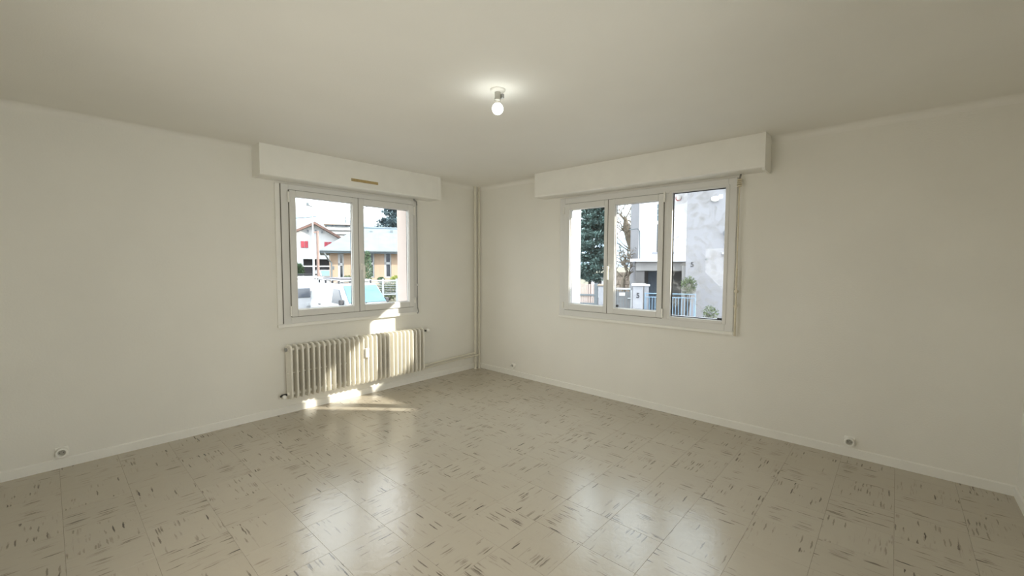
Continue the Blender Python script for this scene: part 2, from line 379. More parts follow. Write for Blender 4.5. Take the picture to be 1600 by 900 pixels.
w1 = make_window('window_1', 'white two-sash window above the radiator', 'A', -2.552, -1.03, .868, 2.205,
    [(-2.60, -2.556, .845, 2.205)],
    [(-2.482, -1.791, -2.424, -1.853, .937, 2.150, 1.003, 2.094), (-1.787, -1.088, -1.725, -1.154, .937, 2.150, 1.003, 2.084)],
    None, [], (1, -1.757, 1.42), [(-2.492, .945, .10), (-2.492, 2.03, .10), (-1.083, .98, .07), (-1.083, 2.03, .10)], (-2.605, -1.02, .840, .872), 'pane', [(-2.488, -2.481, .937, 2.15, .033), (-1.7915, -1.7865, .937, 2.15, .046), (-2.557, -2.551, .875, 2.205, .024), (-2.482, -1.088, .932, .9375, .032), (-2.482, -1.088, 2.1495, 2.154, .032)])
w2 = make_window('window_2', 'white window of two sashes and one wide fixed pane', 'B', 1.425, 3.290, .862, 2.205,
    [],
    [(1.498, 2.053, 1.566, 2.011, .932, 2.135, 1.003, 2.070), (2.057, 2.652, 2.135, 2.600, .932, 2.135, .993, 2.075)],
    (2.732, 3.200, .955, 2.130, 2.700, 3.232, .925, 2.150), [(2.650, 2.705)], (1, 2.085, 1.42),
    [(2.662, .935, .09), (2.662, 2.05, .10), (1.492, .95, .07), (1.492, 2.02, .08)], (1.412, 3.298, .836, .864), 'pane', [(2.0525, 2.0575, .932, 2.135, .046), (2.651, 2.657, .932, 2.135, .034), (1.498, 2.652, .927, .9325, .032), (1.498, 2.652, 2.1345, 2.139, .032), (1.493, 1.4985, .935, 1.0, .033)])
MB().ball((.004, -2.155, 1.015), .014, 2).build('stop_clip', 'rubber', w2)
MB().box(-.004, .006, -3.198, -3.15, .958, .974, .003).build('stop_wedge', 'rubber', w2)
def exterior_reveal(name, box, material, label):
    return struct(MB().box(*box).build(name, material), label)
# plastered outer reveals (side cheeks and outer sills)
exterior_reveal('trim_3', (AX1-.02, AX1+.001, .05, T+.01, WZ0, WZ1), 'reveal', 'pale outer cheek of the two-sash window')
exterior_reveal('trim_4', (.05, T+.01, BY1-.02, BY1+.001, WZ0, WZ1), 'shutter_white', 'white outer cheek of the three-pane window')
exterior_reveal('trim_5', (AX0, AX1-.02, .05, T+.05, WZ0-.01, WZ0+.03), 'concrete', 'outer sill of the two-sash window')
exterior_reveal('trim_6', (.05, T+.05, BY0, BY1-.02, WZ0-.01, WZ0+.03), 'concrete', 'outer sill of the three-pane window')

# ------------------------------------------------------------------ roller shutter boxes
prof = [(-.0005, 2.225), (-.0005, H-.0005), (-.20, H-.0005), (-.20, 2.243), (-.197, 2.233), (-.188, 2.228), (-.17, 2.226)]
b1 = thing('shutter_box', 'long white roller shutter box with an ochre slot, above the two-sash window', 'shutter box', (-1.79, 0, 0))
MB().prism(prof, 'x', -.985, .985).build('housing', 'white_paint', b1)
MB().prism([(-.203, 2.228), (-.203, H-.0005), (-.199, H-.0005), (-.199, 2.228)], 'x', .94, .988).build('end_strip', 'white_paint', b1)
sl1 = MB().box(-.15, .15, -.2045, -.199, 2.290, 2.318, .002).build('vent_slot', 'ochre', b1, label='ochre slot cover')
MB().lathe([(.006, 0), (.006, .004)], (-.142, -.209, 2.304), 10, 'y').build('screw', 'steel', sl1)
b2 = thing('shutter_box', 'long white roller shutter box above the three-pane window', 'shutter box', (0, -2.345, 0))
MB().prism(prof, 'y', -1.165, 1.165).build('housing', 'white_paint', b2)
MB().prism([(-.0005, 2.205), (-.0005, H-.0005), (-.215, H-.0005), (-.215, 2.225), (-.20, 2.205)], 'y', -1.187, -1.165).build('end_plate', 'white_paint', b2)

# ------------------------------------------------------------------ shutter cranks
def crank(label, x, y, ztop, zbot, zclip, ax, ay, material, size, hook):
    # ax, ay: unit direction from the wall into the room
    t = thing('shutter_crank', label, 'crank', (x, y, zbot))
    k = ztop-zbot
    if size == 'thick':
        MB().tube([(0, 0, 0), (0, 0, k*.43)], .0085, 8).build('grip', material, t, True)
        MB().tube([(0, 0, k*.43), (0, 0, k-.06)], .0055, 8).build('rod', material, t, True)
        u = MB()
        for q in range(4): u.lathe([(.016, 0), (.021, .004), (.016, .012)], (-ax*.0, -ay*.0, k-.075+q*.017), 12)
        u.build('universal_joint', 'aged', t, True)
        MB().tube([(0, 0, k-.01), (-ax*.03, -ay*.03, k+.03)], .008, 8).build('shaft', 'steel', t, True)
        MB().box(-.012-abs(ax)*.0, .012, -.012, .012, k*.185, k*.20, .002).build('elbow', 'aged', t)
    else:
        MB().tube([(0, 0, .03), (0, 0, k-.05)], .0055, 8).build('rod', material, t, True)
        MB().tube([(0, 0, .03), (.006, -.004, 0), (.004, -.012, -.022), (-.012, -.016, -.045)], .0065, 8).build('hook', 'grey_plastic', t, True)
        MB().tube([(0, 0, k-.05), (0, .004, k-.01), (-.03, .02, k+.02)], .009, 8).build('universal_joint', 'grey_plastic', t, True)
    c = MB().box(-.013, .013, -.013, .013, zclip-zbot-.012, zclip-zbot+.012, .003)
    c.box(min(0, -ax*.058)-.005*(ax == 0), max(0, -ax*.058)+.005*(ax == 0), min(0, -ay*.048)-.005*(ay == 0), max(0, -ay*.048)+.005*(ay == 0), zclip-zbot-.006, zclip-zbot+.006)
    c.build('clip', 'aged' if size == 'thick' else 'pvc', t)
    return t
crank('thin grey shutter crank with a hooked end, hanging beside the two-sash window', -1.052, -.06, 2.20, .90, 1.20, 0, -1, 'grey_plastic', 'thin', True)
crank('cream shutter crank hanging at the far side of the three-pane window', -.075, -3.318, 2.19, .838, 1.225, -1, 0, 'aged', 'thick', False)

# ------------------------------------------------------------------ radiator
rad = thing('radiator', 'cream column radiator with thirty sections below the two-sash window', 'radiator', (-1.79, -.1, .155))
def section_mesh():
    mb = MB(); hw, rz_, hh = .046, .038, .535
    pts = []
    for cy, cz, a0 in ((hw-.018, hh-.05, 0), (-(hw-.018), hh-.05, 90), (-(hw-.018), .05, 180), (hw-.018, .05, 270)):
        for a in (0, 30, 60, 90): pts.append((0, cy+.030*math.cos(R(a0+a)), cz+.030*math.sin(R(a0+a))))
    mb.tube(pts, .0125, 8, True)
    for v in mb.b.verts: v.co.x *= .78
    # slim web between the two columns, and the hubs that join neighbouring sections
    mb.box(-.0065, .0065, -.055, .055, .032, hh-.032)
    mb.lathe([(.016, -.02585), (.016, .02585)], (0, .01, .055), 12, 'x').lathe([(.016, -.02585), (.016, .02585)], (0, .01, hh-.055), 12, 'x')
    mb.lathe([(.006, -.02585), (.006, .02585)], (0, -.0, hh*.48), 6, 'x')
    return mb.mesh('section', 'radiator', True)
sm_ = section_mesh()
for i in range(30): inst('section', sm_, rad, (-.752+.0517*i, -.006, 0))
for xx in (-.78, .77):
    MB().lathe([(.017, 0), (.017, .02)], (xx-.01, -.006, .483), 12, 'x').build('plug', 'grey_plastic' if xx < 0 else 'radiator', rad)
v = MB().lathe([(.013, 0), (.013, .03), (.009, .034), (.009, .05)], (.775, -.006, .483), 12, 'x').build('valve', 'rubber', rad, True, 'black valve body')
MB().lathe([(.016, 0), (.022, .006), (.022, .034), (.015, .042)], (.825, -.006, .483), 14, 'x').build('valve_knob', 'pvc_bright', v, True)
v = MB().lathe([(.011, 0), (.015, .006), (.015, .03), (.011, .045)], (-.825, -.006, .052), 12, 'x').build('valve', 'rubber', rad, True, 'black lower valve')
MB().tube([(-.81, -.006, .052), (-.81, .03, .045), (-.81, .055, .03)], .012, 10).build('elbow', 'rubber', v, True)
MB().lathe([(.016, 0), (.018, .005), (.016, .022)], (-.812, -.045, .045), 12, 'y').build('valve_cap', 'pvc_bright', v, True)
am = MB().box(-.018, .022, -.098, -.058, .30, .395, .004).build('heat_meter', 'pvc_bright', rad, label='small white heat cost meter')
MB().box(-.008, .012, -.0995, -.0975, .366, .374).build('display', 'grey_plastic', am); MB().box(-.006, .010, -.0995, -.0975, .340, .344).build('seal', 'grey_plastic', am)
for xx in (-.5, .5):
    MB().box(xx-.015, xx+.015, -.01, .098, .06, .085, .003).build('bracket', 'radiator', rad)

# ------------------------------------------------------------------ heating pipes
p1 = thing('heating_pipe', 'thicker cream riser pipe left of the corner with the upper branch to the radiator', 'pipe', (-.10, -.055, 0))
MB().tube([(0, 0, .0), (0, 0, 2.5)], .0155, 12).build('riser', 'pipe', p1, True)
MB().tube([(0, .0, .225), (-.30, .018, .214), (-.84, .022, .190), (-1.0, .022, .19)], .0115, 10).build('branch', 'pipe', p1, True)
MB().tube([(-.855, .022, .19), (-.855, .022, .60), (-.855, -.02, .638)], .009, 8).build('lift', 'pipe', p1, True)
p2 = thing('heating_pipe', 'thinner cream riser pipe in the corner with the lower branch to the radiator', 'pipe', (-.035, -.065, 0))
MB().tube([(0, 0, .0), (0, 0, 2.5)], .0125, 12).build('riser', 'pipe', p2, True)
MB().tube([(0, 0, .192), (-.10, -.012, .190), (-.35, .024, .180), (-.90, .030, .156), (-2.50, .030, .155), (-2.57, .0, .178)], .0105, 10).build('branch', 'pipe', p2, True)
for pp, rr in ((p1, .024), (p2, .021)):
    MB().lathe([(rr, 0), (rr, .004), (.014, .01)], (0, 0, 0), 14).build('floor_collar', 'pipe', pp, True)
    MB().lathe([(.014, -.01), (rr, -.004), (rr, 0)], (0, 0, 2.5), 14).build('ceiling_collar', 'pipe', pp, True)

# ------------------------------------------------------------------ sockets
def socket(label, x, y, z, wall):
    t = thing('wall_socket', label, 'socket', (x, y, z), 0 if wall == 'A' else R(-90), 'white wall sockets')
    MB().box(-.034, .034, -.012, 0, -.034, .034, .005).build('plate', 'pvc_bright', t)
    bo = MB().lathe([(.029, -.044), (.031, -.042), (.033, -.012)], (0, 0, 0), 20, 'y')
    # hollow well
    bo2 = MB(); n = 20
    rings = [(.0335, -.010), (.031, -.043), (.028, -.044), (.022, -.043), (.020, -.020)]
    vs = [[bo2.b.verts.new((r*math.cos(2*math.pi*j/n), h, r*math.sin(2*math.pi*j/n))) for j in range(n)] for r, h in rings]
    for A, B in zip(vs, vs[1:]):
        for j in range(n): bo2.b.faces.new((A[j], A[(j+1) % n], B[(j+1) % n], B[j]))
    bo2.b.faces.new(vs[-1]); bo.b.free()
    body = bo2.build('body', 'pvc_bright', t, True)
    MB().lathe([(.0195, -.021), (.0195, -.0195)], (0, 0, 0), 18, 'y').build('well', 'lampholder', body)
    pn = MB().tube([(0, -.02, .011), (0, -.034, .011)], .0024, 8).build('earth_pin', 'steel', body, True)
    for s_ in (-1, 1): MB().lathe([(.0025, -.0235), (.0025, -.0205)], (s_*.0095, 0, -.002), 8, 'y').build('hole', 'rubber', body)
    return t
socket('white round socket on the radiator wall just above the baseboard', -4.035, 0, .114, 'A')
socket('small white socket on the right wall near the pipe corner', 0, -.69, .132, 'B')
socket('white socket on the right wall, away from the corner, above the baseboard', 0, -4.122, .12, 'B')

# ------------------------------------------------------------------ ceiling lamp
lp = thing('ceiling_lamp', 'bare lit bulb in a plain holder under the ceiling', 'lamp', (-2.188, -2.512, 2.5))
MB().lathe([(.046, 0), (.046, -.006), (.040, -.013), (.016, -.016)], (0, 0, 0), 28).build('ceiling_rose', 'white_paint', lp, True)
hd = MB().lathe([(.015, -.012), (.0185, -.016), (.0185, -.050), (.0205, -.052), (.0205, -.062), (.017, -.066)], (0, 0, 0), 20).build('lamp_holder', 'lampholder', lp, True)
MB().box(.014, .031, -.026, -.008, -.050, -.024, .003).build('terminal_cap', 'grey_plastic', hd)
bl = MB().lathe([(.0145, -.064), (.015, -.078), (.021, -.086)], (0, 0, 0), 18).build('bulb_base', 'pvc_bright', lp, True)
pr = [(.0195, -.086)] + [(.033*math.cos(R(a)), -.113+.033*math.sin(R(a))) for a in range(50, -91, -14)]
MB().lathe(pr, (0, 0, 0), 24).build('bulb', 'bulb', lp, True, 'glowing white bulb')

# ================================================================== OUTSIDE
G = -1.15                                   # street level below the room's floor
def frame(deg): return Vector((math.cos(R(deg)), math.sin(R(deg)), 0)), Vector((math.sin(R(deg)), -math.cos(R(deg)), 0))
class Site:
    """A street frame: local x runs sideways, local y away from the room, z up from the street; D metres away."""
    def __init__(s, deg, D, x0=0):
        s.d, s.r = frame(deg); s.D = D; s.deg = deg
        s.o = Vector((EYE.x, EYE.y, 0))+s.d*D+s.r*x0; s.x0 = x0
        s.loc = (s.o.x, s.o.y, G); s.rz = R(deg-90)
    def at(s, px, py, dv=0):
        v = fw+rt*((px-800)/FPX)-up*((py-450)/FPX)
        h = v.dot(s.d); p = EYE+v*((s.D+dv)/h)
        return (p-EYE).dot(s.r)-s.x0, p.z-G
    def x(s, px, py=411, dv=0): return s.at(px, py, dv)[0]
    def z(s, px, py, dv=0): return s.at(px, py, dv)[1]
def foliage(mb, c, r, n, l, sq=(1, 1, 1), shell=.45):
    for _ in range(n):
        v = Vector((random.gauss(0, 1), random.gauss(0, 1), random.gauss(0, 1))).normalized()
        k = random.uniform(shell, 1)
        p = Vector(c)+Vector((v.x*r*sq[0]*k, v.y*r*sq[1]*k, v.z*r*sq[2]*k))
        d = (v+Vector((random.uniform(-.8, .8), random.uniform(-.8, .8), random.uniform(-.6, .6))))
        mb.blade(p, d, Vector((random.uniform(-1, 1), random.uniform(-1, 1), random.uniform(-.2, 1))).normalized(), l*random.uniform(.6, 1.3), l*random.uniform(.2, .35))
# ---- ground, street, hills
struct(MB().box(-300, 400, -60, 700, G-.3, G-.02).build('ground', 'earth'), 'open ground around the building')
S = Site(63.3, 18)
st = MB().prism([(-40, -15.5), (45, -15.5), (45, 11), (-40, 11)], 'z', -.1, .0).build('street', 'asphalt'); st.location = S.loc; st.rotation_euler.z = S.rz
struct(st, 'grey asphalt car park in front of the orange hall')
S = Site(25, 14)
st = MB().prism([(-9, -6), (14, -6), (14, 2.4), (-9, 2.4)], 'z', -.1, .005).build('pavement', 'pavement'); st.location = S.loc; st.rotation_euler.z = S.rz
struct(st, 'pale pavement in front of the grey house')
S = Site(63.3, 900)
hm = MB(); pr = []
for k in range(25):
    u = -700+k*60; pr.append((u, 70+50*math.exp(-((u+215)/190)**2)+6*math.sin(k*1.7)))
hm.prism([(-700, -20)]+pr+[(740, -20)], 'y', 0, 200)
h = hm.build('hill', 'hill'); h.location = S.loc; h.rotation_euler.z = S.rz; struct(h, 'pale blue hill on the horizon')

# ---- orange hall
S = Site(66.3, 37)
hall = thing('hall', 'low orange rendered hall with a pale grey-blue hipped roof', 'building', S.loc, S.rz)
xl, xe, xr = S.x(517), S.x(500), S.x(650)+3; ze = S.z(505, 391); zr = S.z(595, 357, 4.5)
openings = [(528, 537.3, 395, 436), (576, 585, 394, 434), (600.5, 611.5, 393.5, 434)]
wb = MB(); cur = xl
for a, b, t_, bt in openings:
    wb.box(cur, S.x(a), 0, .3, 0, ze); wb.box(S.x(a), S.x(b), 0, .3, S.z(a, t_), ze); wb.box(S.x(a), S.x(b), 0, .3, 0, S.z(a, bt)); cur = S.x(b)
wb.box(cur, xr, 0, .3, 0, ze).box(xl, xl+.3, .3, 9, 0, ze).box(xr-.3, xr, .3, 9, 0, ze).box(xl, xr, 9, 9.3, 0, ze)
wb.build('wall', 'orange', hall)
for a, b, t_, bt in openings:
    x0, x1, z0, z1 = S.x(a), S.x(b), S.z(a, bt), S.z(a, t_); zm = z0+(z1-z0)*.56; q = .10
    f = MB().box(x0, x0+q*1.6, .05, .17, z0, z1).box(x1-q, x1, .05, .17, z0, z1).box(x0, x1, .05, .17, z0, z0+q).box(x0, x1, .05, .17, z1-q, z1).box(x0, x1, .05, .17, zm-q, zm+q).build('window', 'house_white', hall)
    MB().box(x0+.05, x1-.05, .10, .14, z0+q/2, zm).build('pane', 'dark_glass', f); MB().box(x0+.05, x1-.05, .10, .14, zm, z1-q/2).build('pane', 'dark_glass', f)
ov = .9; xr2 = xr+ov; rf = MB(); xh = S.x(560, 360, 4.5)
E_ = [(xe, -ov, ze), (xr2, -ov, ze), (xr2, 9.3+ov, ze), (xe, 9.3+ov, ze)]; Rg = [(xh, 4.5, zr), (xr2, 4.5, zr)]
v = [rf.b.verts.new(p) for p in E_+Rg+[(p[0], p[1], p[2]-.22) for p in E_]]
for q in ((0, 1, 5, 4), (2, 3, 4, 5), (3, 0, 4), (1, 2, 5), (6, 7, 1, 0), (7, 8, 2, 1), (8, 9, 3, 2), (9, 6, 0, 3), (9, 8, 7, 6)): rf.b.faces.new([v[i] for i in q])
roof = rf.build('roof', 'slate', hall)
rg = MB()
rg.tube([(xh, 4.5, zr+.03), (xr2, 4.5, zr+.03)], .11, 6); rg.build('ridge', 'slate', roof)
for px, py in ((580, 364), (612, 363)):
    zz = S.z(px, py, 3.6); MB().box(S.x(px, py, 3.6)-.1, S.x(px, py, 3.6)+.1, 3.4, 3.7, zz-.4, zz+.18).build('roof_vent', 'grey_metal', roof)
g = MB().tube([(xe, -ov-.06, ze-.05), (xr2, -ov-.06, ze-.05)], .08, 6).build('gutter', 'grey_metal', hall)
MB().tube([(xe+.25, -ov, ze-.1), (xe+.45, -ov+.1, ze-.45), (xl-.2, -.15, ze-.75), (xl+.05, -.1, ze-1.0), (xl+.05, -.1, .1)], .06, 6).build('downpipe', 'grey_metal', hall)
MB().box(S.x(520), S.x(522.2), -.08, 0, S.z(521, 421), S.z(521, 416)).build('intercom', 'grey_metal', hall)

# ---- white gabled house behind
S = Site(68, 62)
hs = thing('house', 'white gabled house with red shutters and a brown roof', 'building', S.loc, S.rz)
xa, xb, xm = S.x(458), S.x(541), S.x(493); zl_, zt, zr_ = S.z(458, 361), S.z(493, 347), S.z(541, 375)
MB().prism([(xa, 3.2), (S.x(474), 3.2), (S.x(474), .0), (xa, 0)], 'y', 0, 9).prism([(S.x(474), 3.2), (xb, 3.2), (xb, zr_-.4), (xm, zt-.35), (xa, zl_-.3), (xa, 3.2)], 'y', 0, 9).prism([(S.x(517), 0), (xb, 0), (xb, 3.2), (S.x(517), 3.2)], 'y', 0, 9).build('wall', 'house_white', hs)
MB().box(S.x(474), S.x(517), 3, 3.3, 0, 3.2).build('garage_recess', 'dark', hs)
for s_, (x0, z0) in ((-1, (S.x(453), S.z(453, 364))), (1, (S.x(545), S.z(545, 378)))):
    MB().prism([(xm, zt), (x0, z0), (x0, z0-.3), (xm, zt-.35)], 'y', -.9, 9.5).build('roof_slope', 'tile_roof', hs)
for px, py in ((482, 361), (494.5, 361), (504, 362)):
    f = MB().box(S.x(px-2.2), S.x(px+2.2), -.08, .05, S.z(px, py+3), S.z(px, py-2.5)).build('window', 'house_white', hs)
    MB().box(S.x(px-1.6), S.x(px+1.6), -.1, -.05, S.z(px, py+2.4), S.z(px, py-1.9)).build('pane', 'dark_glass', f)
for px0, px1, py0, py1 in ((471, 482, 376.5, 387), (507.5, 518.5, 378, 386)):
    xmid = (S.x(px0)+S.x(px1))/2
    for q0, q1 in ((S.x(px0), xmid-.03), (xmid+.03, S.x(px1))):
        f = MB().box(q0, q1, -.1, -.02, S.z(px0, py1), S.z(px0, py0)).build('shutter', 'red', hs)
        for k in range(4):
            zz = S.z(px0, py1)+(S.z(px0, py0)-S.z(px0, py1))*(k+.5)/4; MB().box(q0+.08, q1-.08, -.13, -.1, zz-.06, zz+.06).build('slat', 'red', f)
MB().box(S.x(468), S.x(470), 3, 3.7, zt-.6, zt+.5).build('chimney', 'house_white', hs)
MB().box(S.x(455), S.x(520), -3.1, -2.8, 2.2, 2.35).build('balcony_slab', 'house_white', hs)

# ---- far apartment blocks
for k, (x0, x1, y0, y1, D, fl_, lab) in enumerate(((512, 549, 351, 376, 150, 4, 'wide white apartment block far behind the gabled house'), (562, 584, 356, 370, 190, 2, 'low pale block far beyond the hall roof'))):
    S = Site(63.3, D); ap = thing('apartment_block', lab, 'building', S.loc, S.rz)
    xa, xb, zt, zb = S.x(x0), S.x(x1), S.z(x0, y0), S.z(x0, y1)
    MB().box(xa, xb, 0, 14, 0, zt).build('wall', 'flat_white', ap)
    for f_ in range(fl_):
        zz = zt-(zt-zb)*(f_+.65)/fl_; MB().box(xa-.5, xb+.5, -1.3, 0, zz-.9, zz-.2).build('balcony', 'house_white', ap)
        for j in range(5):
            u = xa+(xb-xa)*(j+.5)/5; MB().box(u-1.1, u+1.1, -.1, .02, zz+.3, zz+.8).build('window', 'dark_glass', ap)
    MB().box(xa-1, xb+1, -1.6, 14.5, zt, zt+.6).build('roof', 'pink_slat', ap)
    if k == 0:
        MB().box(S.x(529), S.x(533), 4, 7, zt+.6, zt+2.2).build('lift_housing', 'flat_white', ap); MB().tube([(S.x(541), 5, zt+.6), (S.x(541), 5, zt+3.4)], .25, 5).build('antenna', 'grey_metal', ap)

# ---- street lamps, pole, wire
def lamp(px, ptop, pxe, pye, D, label):
    S = Site(63.3, D, 0); x0 = S.x(px); t = thing('street_lamp', label, 'street lamp', tuple(Vector(S.loc)+S.r*x0), S.rz)
    zt = S.z(px, ptop); xe_, ze_ = S.at(pxe, pye); xe_ -= x0
    MB().tube([(0, 0, 0), (0, 0, zt*.45), (0, 0, zt)], [.085, .065, .035], 8).build('pole', 'pale_metal', t, True)
    MB().tube([(0, 0, zt), (xe_*.6, -.1, zt+(ze_-zt)*.6)], .05, 6).build('arm', 'grey_metal', t, True)
    MB().box(min(xe_*.5, xe_), max(xe_*.5, xe_), -.25, .05, min(ze_, zt)+.05, max(ze_, zt)+.15, .03).build('lamp_head', 'grey_metal', t)
lamp(490, 323, 478.5, 320, 34, 'tall pale street lamp in front of the white gabled house')
lamp(571, 325, 566, 327, 53, 'pale street lamp beyond the roof of the orange hall')
S = Site(63.3, 36); pole = thing('utility_pole', 'slim brown wooden pole before the white gabled house', 'pole', tuple(Vector(S.loc)+S.r*S.x(497)), S.rz)
MB().tube([(0, 0, 0), (0, 0, S.z(497, 361))], [.11, .09], 8).build('post', 'wood_pole', pole, True)
MB().box(-.35, .1, -.06, .06, S.z(497, 363)-.06, S.z(497, 363)+.06).build('crosspiece', 'wood_pole', pole)
S = Site(63.3, 52)
cb = MB().tube([(S.x(px), 0, S.z(px, py)) for px, py in ((430, 341), (457, 341.5), (475, 340.5), (492, 338.5), (515, 335), (545, 330), (580, 322), (640, 306))], .035, 5).build('overhead_cable', 'car_trim')
cb.location = S.loc; cb.rotation_euler.z = S.rz; tag(cb, 'thin dark overhead cable crossing the sky above the gabled house', 'cable')

# ---- trees, hedges at the hall
def conifer(S, px, ptop, pbot, wpx, label, matn, nb, leaf, lean=0, cloud=False, dens=10):
    x0 = S.x(px); t = thing('conifer', label, 'tree', tuple(Vector(S.loc)+S.r*x0), S.rz)
    zt = S.z(px, ptop); zb = S.z(px, pbot); w_ = (S.x(px+wpx/2)-S.x(px-wpx/2))/2
    MB().tube([(0, 0, -.1), (0.1, 0, zt*.5), (lean, 0, zt*.97)], [w_*.09, w_*.06, .03], 7).build('trunk', 'dark_bark', t, True)
    mb = MB(); br = MB()
    for k in range(nb):
        h = (k+random.random())/nb; z = zb+(zt-zb)*h; a = random.uniform(0, 2*math.pi)
        prof_ = (1-.72*h) if not cloud else (.55+.6*math.sin(math.pi*min(1, h*.9+.12)))*.95
        L = w_*prof_*random.uniform(.72, 1.08); dr = Vector((math.cos(a), math.sin(a), random.uniform(-.12, .28)))
        p0 = Vector((lean*h, 0, z)); br.tube([p0, p0+dr*L*.85], [w_*.018, w_*.006], 4)
        for q in range(dens):
            f_ = random.uniform(.25, 1); p = p0+dr*L*f_+Vector((random.gauss(0, 1), random.gauss(0, 1), random.gauss(0, .45)))*w_*.11*(1.2-f_*.5)
            for _ in range(3):
                mb.blade(p, dr*.6+Vector((random.gauss(0, .7), random.gauss(0, .7), random.gauss(0, .4))), Vector((random.gauss(0, .4), random.gauss(0, .4), 1)).normalized(), leaf*random.uniform(.7, 1.4), leaf*random.uniform(.18, .32))
    br.build('branches', 'dark_bark', t, stuff=True); mb.build('foliage', matn, t, stuff=True); return t
conifer(Site(63.3, 58), 614, 316, 366, 56, 'dark conifer standing behind the hall roof', 'needles_far', 80, .30, 0, False, 38)
S = Site(66.3, 35.2); cy = thing('cypress', 'slim dark green cypress against the orange hall wall', 'tree', tuple(Vector(S.loc)+S.r*S.x(574.5)), S.rz)
MB().tube([(0, 0, -.1), (0, 0, S.z(574, 396))], [.07, .03], 6).build('trunk', 'dark_bark', cy, True)
mb = MB(); zt = S.z(574, 393)
for k in range(34): foliage(mb, (0, 0, .5+(zt-.5)*k/34), .34*math.sin(math.pi*(.12+.8*k/34)), 50, .13)
mb.build('foliage', 'leaf_dark', cy, stuff=True)
def bush(S, px, py0, py1, wpx, label, matn, n=500, leaf=.16, name='shrub', sqy=1.):
    x0 = S.x(px); t = thing(name, label, 'shrub' if name == 'shrub' else 'hedge', tuple(Vector(S.loc)+S.r*x0), S.rz)
    w_ = (S.x(px+wpx/2)-S.x(px-wpx/2))/2; zt, zb = S.z(px, py0), max(.1, S.z(px, py1)); zc, hz = (zt+zb)/2, (zt-zb)/2
    st_ = MB()
    for _ in range(6): st_.tube([(random.uniform(-.3, .3)*w_, random.uniform(-.1, .1), -.05), (random.uniform(-.6, .6)*w_, random.uniform(-.2, .2), zc)], [.035, .012], 4)
    st_.build('stems', 'dark_bark', t, stuff=True)
    mb = MB(); foliage(mb, (0, 0, zc), 1, n, leaf, (w_, max(.3, min(w_, 1.0)*sqy), hz), .3); mb.build('foliage', matn, t, stuff=True); return t
bush(Site(66.3, 34.5), 619, 431, 442, 17, 'yellow-green clipped hedge before the orange hall wall', 'leaf_yellow', 1300, .12, 'hedge')
bush(Site(66.3, 34.3), 595, 433.5, 442, 10, 'low dark hedge between two hall windows', 'leaf_dark', 900, .12, 'hedge')
bush(Site(66.3, 34.5), 543, 431, 442, 14, 'small olive shrub at the foot of the hall wall', 'leaf_olive', 800, .11)
bush(Site(63.3, 45), 467, 412, 432, 14, 'dark bushes left of the garage of the gabled house', 'leaf_dark', 1100, .17)
bush(Site(66.3, 31.2), 610, 440, 466, 50, 'loose green hedge growing behind the white mesh fence', 'leaf_olive', 2600, .12, 'hedge', .4)
# low white wall with rail left of the hall
S = Site(63.3, 40); lw = thing('low_wall', 'low white wall with a dark rail before the gabled house', 'wall', S.loc, S.rz)
MB().box(S.x(440), S.x(515), 0, .25, 0, S.z(480, 431)).build('parapet', 'house_white', lw); MB().tube([(S.x(440), .1, S.z(460, 429)), (S.x(496), .1, S.z(460, 429))], .07, 6).build('rail', 'car_trim', lw)
for px in (456, 470, 484, 496): MB().tube([(S.x(px), .1, S.z(480, 431)-.05), (S.x(px), .1, S.z(460, 429))], .05, 5).build('rail_post', 'car_trim', lw)
# white fence at the hall
S = Site(66.3, 29.5); fe = thing('fence', 'white metal fence with thin horizontal wires, before the orange hall', 'fence', S.loc, S.rz)
x0, x1, zt, zb = S.x(556), S.x(650), S.z(600, 438.5), max(.12, S.z(600, 460))
for zz, n_ in ((zt, 'top_rail'), (zb, 'bottom_rail')): MB().box(x0, x1, -.04, .04, zz-.05, zz+.05, .01).build(n_, 'pale_metal', fe)
for px in (556, 577, 598, 619.5, 641): MB().box(S.x(px)-.06, S.x(px)+.06, -.06, .06, -.05, zt+.12, .015).build('post', 'pale_metal', fe)
for k in range(7): zz = zb+(zt-zb)*(k+1)/8; MB().box(x0, x1, -.012, .012, zz-.014, zz+.014).build('wire', 'pale_metal', fe)

